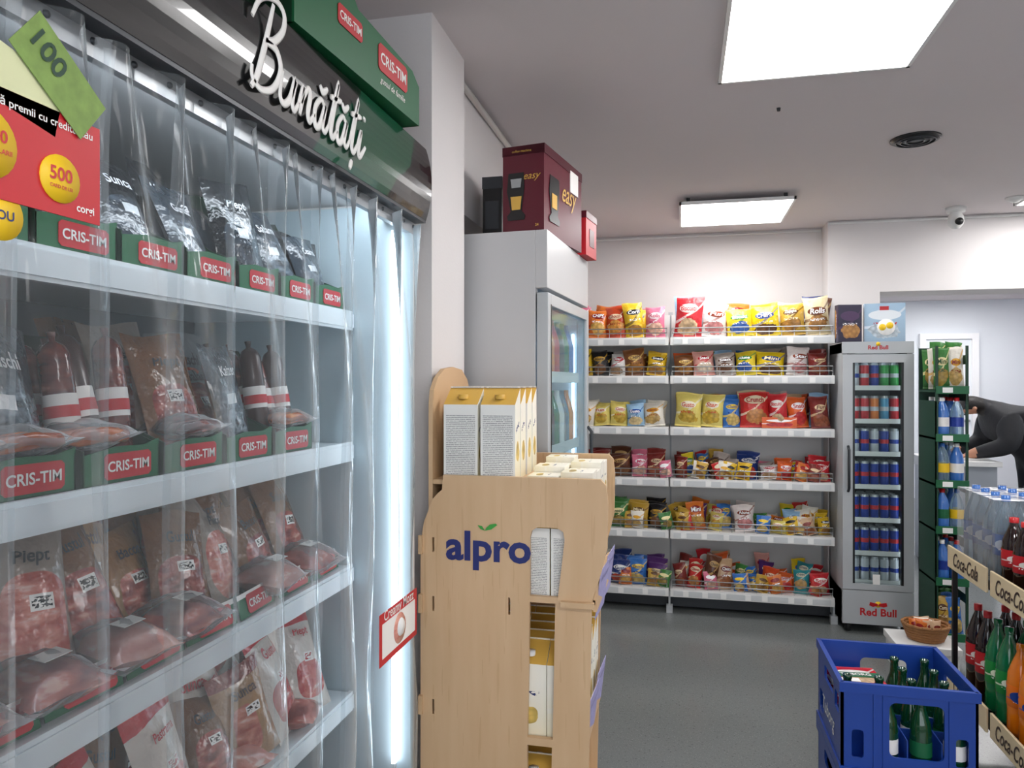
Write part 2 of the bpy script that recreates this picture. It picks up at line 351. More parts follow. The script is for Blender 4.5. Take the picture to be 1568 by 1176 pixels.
# ---------------------------------------------------------------- refrigerated open cooler
def catmull(P,n=8):
    out=[]; Q=[P[0]]+list(P)+[P[-1]]
    for i in range(1,len(Q)-2):
        p0,p1,p2,p3=Q[i-1],Q[i],Q[i+1],Q[i+2]
        for k in range(n):
            t=k/n; out.append(tuple(.5*((2*p1[a])+(-p0[a]+p2[a])*t+(2*p0[a]-5*p1[a]+4*p2[a]-p3[a])*t*t+(-p0[a]+3*p1[a]-3*p2[a]+p3[a])*t**3) for a in (0,1)))
    out.append(P[-1]); return out
def script_sign(m,M,un,mat):
    def a(o): return [(o+.62,.85),(o+.3,1.02),(o+.0,.6),(o+.1,.05),(o+.4,.1),(o+.66,.9),(o+.6,.2),(o+.8,0),(o+1.0,.3)]
    def br(o): return [(o+.15,1.5),(o+.38,1.32),(o+.66,1.55)]
    st=[[(.45,2.75),(.3,1.4),(.12,.3),(-.1,-.15)],[(-.5,1.9),(-.2,2.6),(.5,2.95),(1.05,2.75),(1.1,2.2),(.7,1.65),(.3,1.5),(.9,1.45),(1.25,.95),(1.0,.25),(.4,-.05),(-.1,.15),(-.2,.5)],
     [(1.35,1.0),(1.38,.2),(1.65,0),(1.95,.3),(2.12,1.0),(2.08,.3),(2.25,0),(2.45,.3)],[(2.45,.3),(2.66,1.0),(2.6,0.)],[(2.6,.4),(2.88,1.0),(3.1,.9),(3.08,.25),(3.25,0),(3.5,.35)],
     a(3.5),br(3.5),[(4.5,.3),(4.9,2.1),(4.7,.35),(4.88,0),(5.15,.35)],[(4.42,1.38),(5.25,1.52)],a(5.15),br(5.15),[(6.15,.3),(6.55,2.1),(6.35,.35),(6.55,0),(6.8,.35)],[(6.07,1.38),(6.9,1.52)],[(6.5,-.35),(6.36,-.7)],
     [(6.8,.35),(7.02,1.0),(6.95,.2),(7.12,0),(7.5,.5)],[(7.15,1.5),(7.2,1.62)]]
    for s_ in st:
        P=catmull(s_,7); pts=[((x+.22*y)*un,y*un,0) for x,y in P]
        m.tube(pts,lambda t:.0045+.003*math.sin(math.pi*t),mat,6,M,flat=.0014)
Y0,Y1=-.1,1.86
m=MB()
m.box(-1.40,-1.36,Y0,Y1,.1,2.1,GREYW); m.box(-1.36,-1.35,Y0+.03,Y1-.03,.3,1.95,COOLD)
for a,b,c,d in ((Y1-.012,Y1,Y1-.03,Y1-.012),(Y0,Y0+.012,Y0+.012,Y0+.03)):
    m.box(-1.36,-.70,a,b,0,2.1,WHT); m.box(-1.35,-.70,c,d,.3,1.97,COOLB)
m.box(-1.36,-.76,Y0,Y1,1.98,2.1,GREYW)
m.box(-1.36,-.72,Y0+.03,Y1-.03,0,.3,GREYW); m.box(-.72,-.68,Y0,Y1,.02,.42,GREYW); m.box(-.685,-.672,Y0+.04,Y1-.04,.08,.36,DGR)
hp=[(-.78,1.935)]+[(-.651-.016*((i-6)/6)**2,1.932+.19*i/12) for i in range(13)]+[(-.70,2.13),(-.78,2.13)]
m.plate(hp,Y1-Y0,HEAD,fr((0,Y1,0),(1,0,0),(0,0,1)))
m.box(-.70,-.668,Y0,Y1,1.925,1.937,DGR)
m.box(-.712,-.698,Y0,Y1,1.895,1.965,ALU)
y=Y0+.04
while y<Y1: m.lathe([(0,.004),(.004,.003),(.005,0)],DGR,FX(-.698,y,1.915),8); y+=.068
SH=[1.687,1.338,1.01,.67,.36]
for z in SH:
    m.box(-1.33,-.872,Y0+.03,Y1-.035,z-.018,z,COOLW)
    m.box(-.872,-.862,Y0+.03,Y1-.035,z-.047,z+.004,COOLW); m.box(-.861,-.858,Y0+.03,Y1-.035,z-.040,z-.004,COOLW)
m.box(-.80,-.77,Y0+.05,Y1-.06,1.955,1.975,LEDC)
m.box(-.745,-.735,Y1-.05,Y1-.035,.5,1.9,FILLV)  # glowing strip added at the end wall to brighten the right-hand curtain
script_sign(m,FX(-.6475,1.02,1.965),.054,WPR)
cooler=m.obj('refrigerated_display_cooler')
# strips
m=MB(); yy=Y1-.075; k=0
while yy>Y0:
    w=.165; nu,nv=14,48; vs=[];fs=[];fe=[]; ph=U(0,6); off=.004 if k%2 else -.004; lean=U(-.006,.006)
    for j in range(nv+1):
        v=j/nv; z=.44+v*(1.915-.44)
        for i in range(nu+1):
            u=i/nu
            rip=.020*math.exp(-(1-v)*7)*math.sin(u*10+ph+v*12)
            x=-.694+off+.016*math.sin(math.pi*u)+.006*math.sin(v*5+ph)*(1-v)+rip+lean*(1-v)+.004*math.sin(v*15+u*4+ph)
            vs.append((x,yy-w/2+u*w+.004*math.sin(v*4+ph),z))
    for j in range(nv):
        for i in range(nu):
            a=j*(nu+1)+i; (fe if i in (0,nu-1) else fs).append((a,a+1,a+nu+2,a+nu+1))
    o=len(m.v); m.add(vs,fs,CURT,None,True)
    ei=m.midx(CEDGE)
    for f in fe: m.f.append(tuple(o+q for q in f)); m.mi.append(ei); m.sm.append(True); m.uv.extend([(.5,.5)]*4)
    yy-=.136; k+=1
m.obj('plastic_strip_curtain')

# cooler goods
KR=DP('kraft_pack','#9f7448','#8a332c','#c56c5c','#e6bfae',ink='#2c1810',ry=.22); KR2=DP('kraft_pack_b','#7f5534','#6a201b','#a84c40','#d49a88',ink='#1d100a',wy=.36,ry=.24)
KR3=DP('kraft_pack_c','#b0855a','#a8584a','#d38e7c','#eccabb',ink='#3a1a10',wx=.4,rx=.25,lx=.6,lyy=.72,band='#7d2a20')
DK=DP('dark_pack','#15181d','#22282f','#343c46','#505a66',ink='#d7dde0',label='#cfd3d6'); DK2=DP('dark_pack_b','#39434d','#20262c','#55606c','#8a949c',ink='#e8e8e8',label='#e8e8e8',lx=.45)
HM=DP('ham_pack','#a5978c','#b2554a','#d58c7e','#ecd0c6',ink='#26282b',wy=.38,ry=.30,rx=.42); WR=DP('white_label_pack','#e2dad0','#b2232d','#c9635a','#e8c8be',ink='#b01c26',band='#c2232d',wy=.3,ry=.18); YR=DP('yellow_label_pack','#e4ddd2','#b4402b','#cf7565','#ecd0c8',ink='#b01c26',label='#f0c22a',band='#f0c22a',wy=.25,ry=.16)
PKW=DP('grey_sausage_pack','#80868b','#6e2a20','#a04c3c','#c98472',ink='#141414',wy=.4,ry=.3)
SALB=S('salami_paper','#3b1d18',.35,coat=.4,var=.25,ns=40)
WD=['Salam','Cesarina','Bacon','Gustul','Pastrama','Muschi','Kaizer','Sunca','Piept']
def logo(m,M,w=.1):
    m.plate([(-w/2,-w*.15),(-w*.44,-w*.2),(w*.44,-w*.2),(w/2,-w*.15),(w/2,w*.15),(w*.44,w*.2),(-w*.44,w*.2),(-w/2,w*.15)],.0012,RED,M)
    m.text('CRIS-TIM',w*.88,WPR,M@Matrix.Translation((0,0,.002)),.02)
def salami(m,M,h=.23,r=.024,mat=SAUS2):
    m.lathe([(.003,0),(.005,.008),(r*.7,.014),(r,.03),(r*1.03,h*.5),(r,h-.03),(r*.7,h-.014),(.005,h-.006),(.007,h+.008)],mat,M,14)
    m.lathe([(r*1.05,h*.4),(r*1.06,h*.5),(r*1.05,h*.6)],WPR,M,14); m.lathe([(r*1.08,h*.44),(r*1.08,h*.52)],RED,M,14)
def tray(m,y,z,w,mats,h=.2,x=-.875,ml=GRN,sal=False):
    m.box(x-.30,x,y-w/2,y+w/2,z+.001,z+.005,ml)
    m.plate([(-w/2,0),(w/2,0),(w/2,.066),(w*.3,.058),(-w*.1,.06),(-w/2,.05)],.004,ml,FX(x-.004,y,z+.001))
    for yy_ in (y-w/2,y+w/2-.003):
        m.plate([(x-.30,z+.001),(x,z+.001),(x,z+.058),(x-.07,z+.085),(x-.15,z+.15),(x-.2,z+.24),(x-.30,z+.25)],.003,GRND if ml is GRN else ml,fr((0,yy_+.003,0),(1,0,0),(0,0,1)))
    logo(m,FX(x+.0005,y+.01,z+.03),w*.62)
    if sal:
        for i in range(3):
            for j in range(3):
                salami(m,Matrix.Translation((x-.05-.055*i,y-w/2+.03+.052*j,z+.008))@Matrix.Rotation(U(-.32,-.15),4,'Y')@Matrix.Rotation(U(-.05,.05),4,'X'),U(.21,.25),mat=random.choice([SAUS2,SALB,SAUS2]))
        return
    for i in range(6):
        m.bag(w*U(.8,1.0),h*U(.8,1.1),.038,random.choice(mats),FX(x-.025-.038*i,y+U(-.012,.012),z+.008,U(.18,.48),U(-.2,.2)),8,8,roll=.09,word=random.choice(WD) if i<3 else None)
m=MB()
y=.12; k=0
while y<1.78:
    tray(m,y,SH[0],.152,[DK,DK2,DK,DK,DK2],.215); y+=.16; k+=1
y=.12; k=0
while y<1.72:
    tray(m,y,SH[1],.165,[[PKW,HM,KR2],[DK2,PKW,HM],[KR2,DK2,KR3]][k%3],.26,sal=(k in (5,8))); y+=.178; k+=1
for i in range(9):
    y=.72+i*.12+U(-.02,.02)
    if i in (0,1,2,4,7):
        for s_ in range(4):
            xx=-.875-.022*s_; mt=SAUS if i!=4 else SAUS2
            m.tube([(xx-.004,y-.062,SH[1]+.074),(xx,y-.05,SH[1]+.078),(xx+.003,y-.0,SH[1]+.082),(xx,y+.045,SH[1]+.078),(xx-.004,y+.058,SH[1]+.074)],lambda t:.004+.009*math.sin(math.pi*t)**.35,mt,10)
        m.bag(.15,.11,.05,WRAP,fr((-.855,y,SH[1]+.08),(0,1,0),(-1,0,0)),8,6,.06)
y=.15; k=0
while y<1.76:
    for i in range(5): m.bag(U(.13,.18),U(.2,.29),.045,random.choice([KR,KR2,KR3,KR,HM,KR2]),FX(-.945-.05*i,y+U(-.03,.03),SH[2]+.008,U(.15,.5),U(-.3,.3)),roll=.15,word=random.choice(WD) if i<3 else None)
    M=FX(-.885,y+.02,SH[2]+.003,.25,U(-.1,.1))
    m.box(-.072,.072,0,.05,0,.002,GRN,M); m.box(-.072,.072,.04,.05,.0022,.003,WPR,M); logo(m,M@Matrix.Translation((.01,.024,.003)),.10)
    if k%5!=3: 
        mt=[MEAT,HAM,MEAT,SAUS2,HAM][k%5]
        m.bag(.14,.13,.075,mt,fr((-.855,y-.03,SH[2]+.04),(0,1,0),(-1,0,.1)),9,9,.03,.25); m.bag(.155,.15,.085,WRAP,fr((-.85,y-.03,SH[2]+.042),(0,1,0),(-1,0,.1)),9,9,.05,.2)
        m.box(-.025,.025,-.015,.015,0,.001,WPR,fr((-.91,y-.02,SH[2]+.088),(0,1,0),(-1,0,.12)))
    y+=.155; k+=1
y=.15; k=0
while y<1.76:
    for i in range(5): m.bag(U(.12,.15),U(.19,.29),.05,random.choice([WR,YR,HM,KR3,WR,KR2]),FX(-.905-.06*i,y+U(-.02,.02),SH[3]+.004,U(.1,.5),U(-.35,.35)),roll=.22,word=random.choice(WD) if i<3 else None)
    if k%2: m.bag(.12,.11,.06,[HAM,MEAT][k%4//2],fr((-.86,y+.05,SH[3]+.03),(0,1,0),(-1,0,0)),8,8,.03,.3)
    y+=.13; k+=1
y=.15
while y<1.75:
    for i in range(3): m.bag(.15,.2,.05,random.choice([WR,HM,KR]),FX(-.95-.08*i,y,SH[4]+.004,.35,0))
    y+=.17
m.obj('deli_meat_packages')

# stuck leaflets
m=MB()
m.box(-.664,-.662,.44,.727,1.683,1.795,RED)
for yy_,zz,r in ((.60,1.735,.036),(.69,1.722,.026)):
    m.lathe([(0,.002),(r,.002),(r,0)],YEL,FX(-.662,yy_-.02,zz),24)
m.text('10.000',.045,RED,FX(-.6592,.582,1.745),.02); m.text('PREMII LA SALARII',.055,RED,FX(-.6592,.582,1.73),.02)
m.text('500',.03,RED,FX(-.6592,.67,1.727),.02); m.text('CARD DE LEI',.03,RED,FX(-.6592,.67,1.713),.02)
m.text('Câștigă premii cu creditul tău',.15,WPR,FX(-.661,.64,1.781),.01); m.text('corgi',.025,WPR,FX(-.661,.705,1.695),.02)
NOTE=S('banknote_green','#7d9a4e',.6,var=.3,ns=60)
M=FX(-.66,.675,1.828)@Matrix.Rotation(math.radians(-38),4,'Z')
m.box(-.065,.05,-.03,.03,0,.001,NOTE,M); m.text('100',.045,GRND,M@Matrix.Translation((-.03,.005,.002)),.02)
M=FX(-.663,.60,1.80)@Matrix.Rotation(math.radians(-12),4,'Z'); m.box(-.09,.07,-.02,.04,0,.001,S('leaflet_cream','#d9dcae',.6,var=.1),M)
m.lathe([(0,.002),(.026,.002),(.026,0)],YEL,FX(-.665,.60,1.668),24); m.text('NOU',.03,NAVY,FX(-.6625,.60,1.668),.02)
m.obj('promotional_leaflet')
m=MB(); m.box(-.672,-.671,1.56,1.80,.85,.97,RED); m.box(-.6708,-.6702,1.575,1.785,.865,.945,WPR)
m.text('Creamy Mozz',.19,WPR,FX(-.6702,1.68,.957),.01); m.lathe([(0,.003),(.033,.003),(.037,0)],HAM,FX(-.6702,1.68,.905),20); m.lathe([(0,.006),(.018,.004),(.022,0)],WHT,FX(-.667,1.68,.908),16)
m.obj('product_poster')

# cardboard trays on top of the cooler
def toptray(y0,y1,rot,mat2=GRND):
    m=MB(); z=2.134
    m.box(-1.0,-.64,y0,y1,z,z+.005,GRN)
    side=[(y0,z),(y1,z),(y1,z+.095),(y1-.04,z+.12),(y0+.25*(y1-y0)+.1,z+.135),(y0+.18,z+.18),(y0+.10,z+.26),(y0+.05,z+.33),(y0,z+.35)]
    m.plate([(a,b) for a,b in side],.005,GRN,fr((-.64,0,0),(0,1,0),(0,0,1)))
    m.plate([(a,b) for a,b in side],.005,mat2,fr((-1.0,0,0),(0,1,0),(0,0,1)))
    m.box(-1.0,-.64,y1-.005,y1,z,z+.095,GRN); m.box(-1.0,-.64,y0,y0+.005,z,z+.3,mat2)
    logo(m,FX(-.634,y1-.15,z+.08),.15); m.text('gustul de familie',.13,WPR,FX(-.634,y1-.15,z+.03),.0,.3)
    logo(m,FX(-.634,y0+.20,z+.09),.10)
    m.box(-.98,-.66,y1-.001,y1+.001,z+.02,z+.07,RED)
    m.box(-.9,-.72,y0+.03,y0+.13,z+.006,z+.24,BLK)
    ob=m.obj('cardboard_display_tray')
    # turn a few degrees on the cooler roof
    c=Vector((-.64,y1,z)); ob.matrix_world=Matrix.Translation(c)@Matrix.Rotation(rot,4,'Z')@Matrix.Translation(-c)
toptray(1.17,1.72,math.radians(-3)); toptray(.58,1.10,math.radians(2))

# ---------------------------------------------------------------- plywood milk-carton stand
m=MB()
outl=[(-.6975,.0),(-.25,.0),(-.236,.6),(-.230,.93),(-.205,1.01),(-.190,1.07),(-.188,1.19),(-.193,1.235),(-.207,1.25),(-.633,1.25),(-.636,1.21),(-.648,1.20),(-.662,1.185),(-.688,1.12),(-.6975,1.06)]
h1=[(-.393,.938),(-.318,.938),(-.300,1.09),(-.304,1.11),(-.32,1.12),(-.372,1.12),(-.388,1.11),(-.393,1.09)]
h2=[(-.40,.565),(-.332,.565),(-.325,.922),(-.393,.922)]
h3=[(-.452,.885),(-.446,.885),(-.446,.93),(-.452,.93)]; h4=[(-.664,1.04),(-.658,1.04),(-.658,1.08),(-.664,1.08)]; h5=[(-.664,.88),(-.658,.88),(-.658,.92),(-.664,.92)]
h6=[(-.40,.1),(-.34,.1),(-.334,.545),(-.40,.545)]; h7=[(-.664,.6),(-.658,.6),(-.658,.64),(-.664,.64)]
m.plate(outl,.015,WOOD,fr((0,1.915,0),(1,0,0),(0,0,1)),[h1,h2,h3,h4,h5,h6,h7])
out2=[(a-.018 if a>-.4 else max(a,-.69),b*1.022) for a,b in outl]
m.plate(out2,.015,WOOD,fr((0,2.315,0),(1,0,0),(0,0,1)))
bb=[(1.916,.0),(2.299,.0),(2.299,1.40),(2.285,1.46),(2.25,1.51),(2.19,1.54),(2.1,1.547),(2.02,1.54),(1.96,1.515),(1.925,1.48),(1.916,1.44)]
m.plate(bb,.012,WOOD,fr((-.68,0,0),(0,1,0),(0,0,1)))
for x1,z in ((-.42,1.235),(-.222,.933),(-.25,.555),(-.26,.25),(-.26,.08)):
    m.box(-.667,x1,1.916,2.299,z-.012,z,WOOD)
for z in (.933,.555,.25): m.box(-.228 if z>.9 else -.258,-.218 if z>.9 else -.248,1.916,2.299,z-.03,z+.04,WOOD)
m.box(-.31,-.222,1.885,1.8995,.918,.932,WOOD)
for z in (1.035,.875,.60): m.box(-.7,-.69,1.888,1.8995,z,z+.05,WOOD)
m.text('alpro',.235,NAVY,FNY(-.507,1.8985,1.05),.03,0,.105)
m.plate([(0,0),(.018,.004),(.034,.016),(.03,.02),(.014,.017),(.004,.008)],.001,S('leaf_green','#3c9a3c',.5),FNY(-.515,1.898,1.105)); m.plate([(0,0),(-.012,.004),(-.02,.014),(-.008,.012)],.001,S('leaf_green_b','#3c9a3c',.5),FNY(-.515,1.898,1.105))
for z,y0_ in ((.90,1.95),(.90,2.13),(.555,1.95),(.555,2.13)):
    x=-.212 if z>.8 else -.24
    m.box(0,.16,-.13,0,0,.0015,PURP,FX(x,y0_,z+.10,-.12,-.04))
    m.text('OFERTA lapte vegetal',.13,NAVY,FX(x,y0_,z+.10,-.12,-.04)@Matrix.Translation((.08,-.03,.003)))
m.obj('plywood_display_stand')
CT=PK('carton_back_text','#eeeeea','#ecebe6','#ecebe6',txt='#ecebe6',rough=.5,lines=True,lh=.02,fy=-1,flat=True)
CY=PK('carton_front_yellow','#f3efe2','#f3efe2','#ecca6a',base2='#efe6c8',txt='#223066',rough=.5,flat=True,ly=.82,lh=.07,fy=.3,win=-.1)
def carton(m,x,y,z,M=None,w=.096,d=.066,h=.225,mat=CT):
    M=Matrix.Translation((x,y,z)) if M is None else M
    vs=[(0,0,0),(w,0,0),(w,d,0),(0,d,0),(0,0,h-.045),(w,0,h-.045),(w,d,h),(0,d,h)]
    q=[(0,0),(1,0),(1,1),(0,1)]
    m.add(vs,[(0,1,5,4),(2,3,7,6)],mat,[q]*2,False,M); m.add(vs,[(1,2,6,5),(3,0,4,7)],CY,[q]*2,False,M)
    m.add(vs,[(4,5,6,7)],GOLD,[q],False,M); m.add(vs,[(3,2,1,0)],mat,[q],False,M)
    m.lathe([(.014,0),(.014,.012),(0,.012)],WHT if mat is not CT else GOLD,M@Matrix.Translation((w/2,d*.4,h-.03)),12)
    m.box(0,w,d-.003,d,h,h+.004,mat,M)
m=MB()
for j in range(4):
    for i in range(2): carton(m,-.64+i*.106+U(-.002,.002),1.922+j*.078,1.2355,h=.25)
for j in range(5):
    for i in range(4): carton(m,-.64+i*.1,1.922+j*.073,.9335)
for j in range(4):
    for i in range(2):
        m.box(0,.088,0,.088+.012*((j+i)%2)+.004*j,0,.086,CY,fr((-.405+i*.09,1.925+j*.092,1.163),(0,1,0),(0,0,1)))
for j in range(5):
    for i in range(4): carton(m,-.645+i*.098,1.922+j*.073,.5555,mat=CT if i<2 else CY,h=.24)
for j in range(5):
    for i in range(3): carton(m,-.64+i*.1,1.922+j*.073,.2505,mat=CY,h=.23)
m.obj('milk_cartons')

# ---------------------------------------------------------------- upright fridge with boxes on it
A4=math.radians(-4); FM=Matrix.Translation((-.430,2.36,0))@Matrix.Rotation(A4,4,'Z')
m=MB()
m.box(-.70,-.04,0,.03,.05,2.0,GREYW,FM); m.box(-.70,-.04,.65,.68,.05,2.0,GREYW,FM); m.box(-.70,-.67,.03,.65,.05,2.0,WHT,FM)
m.box(-.70,-.04,.03,.65,1.97,2.0,GREYW,FM); m.box(-.67,-.04,.03,.65,.05,.2,GREYW,FM)
m.box(-.04,0,0,.68,1.81,2.0,GREYW,FM); m.box(-.04,0,0,.68,.05,.2,GREYW,FM)
for a,b,c,d in ((0,.04,.21,1.795),(.64,.68,.21,1.795)): m.box(-.035,.003,a,b,c,d,SIL,FM)
m.box(-.035,.003,.04,.64,.21,.25,SIL,FM); m.box(-.035,.003,.04,.64,1.755,1.795,SIL,FM)
m.box(-.012,-.006,.04,.64,.25,1.755,GLASS2,FM)
m.box(-.04,.0045,.035,.045,.245,1.76,BLK,FM)
m.tube([(.003,.655,.9),(.02,.655,.92),(.02,.655,1.3),(.003,.655,1.32)],.007,DGR,8,FM)
m.box(-.06,-.05,.035,.05,.3,1.7,LEDF,FM); m.box(-.665,-.66,.2,.23,.3,1.8,LEDF,FM); m.box(-.665,-.66,.45,.48,.3,1.8,LEDF,FM); m.box(-.06,-.05,.635,.645,.3,1.7,LEDF,FM)
for i,z in enumerate((.22,.48,.74,1.0,1.26,1.52)):
    m.box(-.65,-.03,.055,.63,z-.008,z,WHT,FM); m.box(-.032,-.028,.055,.63,z-.02,z+.02,WHT,FM)
    for a in range(7):
        for b in range(3):
            mt=random.choice([BOTB,COLA,REDP,SPR,FAN,WHT,PET,PET]); m.lathe([(0,0),(.032,0),(.033,.02),(.033,.12),(.026,.15),(.012,.19),(.012,.21),(0,.21)],mt,FM@Matrix.Translation((-.07-.09*b,.09+a*.08,z+.0005)),10)
for x in (-.65,-.1):
    for y in (.05,.63): m.lathe([(0,0),(.02,0),(.02,.05),(0,.05)],BLK,FM@Matrix.Translation((x,y,0)),10)
m.obj('upright_glass_door_fridge',.003)
m=MB(); BM=Matrix.Translation((-.452,2.42,2.001))@Matrix.Rotation(math.radians(-10),4,'Z')
m.box(-.15,0,0,.41,0,.30,MAR,BM); m.box(-.152,.002,.0,.412,.27,.3015,S('maroon_lid','#4a0c1c',.42),BM)
def onface(M): return BM@M
cf=[(-.03,-.08),(.03,-.08),(.034,-.065),(.02,-.05),(.03,.03),(.028,.08),(-.028,.08),(-.034,.02),(-.02,-.05),(-.034,-.065)]
m.plate(cf,.001,BLK,onface(FNY(-.1,-.0015,.13))); m.plate([(-.015,-.045),(.015,-.045),(.02,.0),(-.02,.0)],.001,GOLD,onface(FNY(-.1,-.003,.13))); m.plate([(-.016,.03),(.016,.03),(.02,.06),(-.02,.06)],.001,ALU,onface(FNY(-.1,-.003,.13)))
m.text('easy',.062,GOLD,onface(FNY(-.042,-.002,.19)),0,.4); m.text('24',.012,GOLD,onface(FNY(-.025,-.002,.03)),.02)
m.plate([(a*1.6,b) for a,b in cf],.001,BLK,onface(FX(.0015,.1,.13))); m.plate([(-.02,-.03),(.03,-.03),(.03,.02),(-.02,.02)],.001,GOLD,onface(FX(.003,.09,.13)))
m.text('easy',.16,GOLD,onface(FX(.0025,.26,.16)),0,.4,.07); m.box(0,.003,.27,.36,.2,.28,WPR,BM)
m.text('coffee machine',.07,GOLD,onface(FNY(-.08,-.003,.283)),0,0)
m.obj('coffee_machine_box',.002)
m=MB(); RM=Matrix.Translation((-.398,2.87,2.0015))@Matrix.Rotation(math.radians(-8),4,'Z')
m.box(-.05,.03,0,.16,0,.17,RED,RM); m.box(-.052,.032,-.002,.162,.145,.172,MAR,RM); m.box(.03,.0315,.05,.12,.04,.11,MAR,RM)
m.obj('red_gift_box',.002)
m=MB(); m.box(-.70,-.63,2.55,2.85,2.006,2.235,BLK); m.box(-.702,-.628,2.548,2.852,2.195,2.237,DGR); m.box(-.69,-.64,2.5485,2.5495,2.05,2.15,DGR)
m.obj('black_cardboard_box',.002)

# ---------------------------------------------------------------- snack shelving
m=MB(); XL,XM,XR=-1.08,-.085,.915; ZS=[1.794,1.544,1.21,.876,.539,.162]
TR=S('tag_rail','#d2d5d6',.3)
for a,b in ((XL,XM-.006),(XM+.006,XR)):
    m.box(a,b,5.335,5.35,.08,1.98,WHT)
    for z in ZS:
        m.box(a,b,4.90,5.335,z-.02,z,WHT); m.box(a,b,4.885,4.90,z-.05,z+.002,WHT)
        m.box(a+.02,b-.02,4.882,4.8845,z-.043,z-.01,TR)
        n=7 if a>XL else 6
        for i in range(n):
            x=a+.08+(b-a-.12)*i/n+U(-.02,.02); m.box(x,x+.035,4.8795,4.8815,z-.044,z-.01,TAG)
    for z in ZS:
        if z==ZS[2]: continue
        for q in (.03,.06): m.tube([(a+.01,4.893,z+q),(b-.01,4.893,z+q)],.0035,ALU,5)
        for i in range(14): 
            x=a+.01+(b-a-.02)*i/13; m.tube([(x,4.893,z),(x,4.893,z+.06)],.0018,ALU,5)
    m.box(a,b,5.0,5.02,0.02,.142,DGR)
for x in (XL,XM,XR):
    m.box(x-.015,x+.015,5.35,5.375,0,2.0,SIL)
    m.box(x-.006,x+.006,4.91,5.35,.05,.14,SIL); m.box(x-.02,x+.02,4.9,4.94,0,.05,SIL); m.box(x-.02,x+.02,5.3,5.34,0,.05,SIL)
m.obj('shop_shelving_unit')
P={}
def pk(k,*a,**kw):
    r=random.Random(k); kw.setdefault('ly',r.uniform(.62,.76)); kw.setdefault('lh',r.uniform(.08,.12)); kw.setdefault('lw',r.uniform(.3,.38)); kw.setdefault('fy',r.uniform(.2,.34)); P[k]=PK('bag_'+k,*a,**kw)
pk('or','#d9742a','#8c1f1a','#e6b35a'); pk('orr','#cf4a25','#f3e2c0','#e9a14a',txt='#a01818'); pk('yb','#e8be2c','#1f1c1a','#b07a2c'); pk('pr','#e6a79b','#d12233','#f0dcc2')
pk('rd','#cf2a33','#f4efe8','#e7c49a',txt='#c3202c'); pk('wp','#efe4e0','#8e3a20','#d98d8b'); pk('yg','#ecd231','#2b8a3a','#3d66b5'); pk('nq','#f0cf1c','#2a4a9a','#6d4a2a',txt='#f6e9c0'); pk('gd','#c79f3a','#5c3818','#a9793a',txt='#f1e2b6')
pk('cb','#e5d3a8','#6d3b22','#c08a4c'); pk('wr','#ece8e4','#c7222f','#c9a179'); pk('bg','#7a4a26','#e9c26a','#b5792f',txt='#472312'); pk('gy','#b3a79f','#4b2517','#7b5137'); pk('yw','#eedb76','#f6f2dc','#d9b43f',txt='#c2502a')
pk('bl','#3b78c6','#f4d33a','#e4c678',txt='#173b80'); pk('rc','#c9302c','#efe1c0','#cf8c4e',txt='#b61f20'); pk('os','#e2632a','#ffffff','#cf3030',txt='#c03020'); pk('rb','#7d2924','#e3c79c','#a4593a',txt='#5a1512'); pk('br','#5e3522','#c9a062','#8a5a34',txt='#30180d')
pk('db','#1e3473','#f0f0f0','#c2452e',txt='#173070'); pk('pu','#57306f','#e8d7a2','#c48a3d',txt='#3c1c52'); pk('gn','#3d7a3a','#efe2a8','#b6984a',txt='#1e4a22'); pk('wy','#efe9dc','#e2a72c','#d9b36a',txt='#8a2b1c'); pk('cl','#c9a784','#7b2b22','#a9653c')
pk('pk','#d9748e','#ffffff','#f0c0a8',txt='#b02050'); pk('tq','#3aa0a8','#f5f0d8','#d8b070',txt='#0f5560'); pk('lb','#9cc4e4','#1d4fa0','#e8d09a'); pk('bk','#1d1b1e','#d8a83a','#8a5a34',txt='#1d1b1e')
BW=['CHIPS','Snack','Mini','Crunch','Corn','Choco','Boom','Gusto','Star','Rolls','Classic','Fun','Alune','Zuppa','Croco','Biscuiti']
rowsR=[[('rd',.19,.25),('wp',.17,.23),('yg',.17,.20),('nq',.18,.20),('gd',.16,.20),('cb',.16,.23)],
 [('bg',.13,.15),('pr',.14,.16),('gy',.13,.16),('yg',.13,.15),('nq',.18,.17),('wp',.15,.18),('rb',.13,.16)],
 [('yw',.17,.22),('yw',.15,.21),('bl',.12,.19),('rc',.19,.23),('rd',.12,.22),('os',.13,.2),('rb',.12,.2)],
 [('rb',.08,.14),('rc',.08,.15),('pr',.08,.16),('br',.1,.16),('gy',.08,.14),('db',.14,.17),('wr',.11,.1),('os',.1,.12),('rc',.1,.12),('rd',.13,.14)],
 [('gd',.1,.16),('or',.12,.17),('yw',.09,.14),('cl',.1,.17),('wp',.13,.17),('gn',.1,.09),('yw',.1,.09),('gn',.1,.15),('wy',.1,.16),('yb',.08,.12)],
 [('rb',.09,.16),('rc',.09,.15),('br',.1,.21),('cl',.12,.19),('gn',.08,.14),('bl',.08,.12),('db',.1,.18),('os',.12,.11),('tq',.1,.17),('rd',.12,.13)]]
rowsL=[['or','orr','yb','pk'],['bk','wr','bg','yb'],['yw','yw','lb','wy'],['rb','br','pk','rb'],['wr','gn','gd','bk'],['wy','db','bl','pu']]
m=MB()
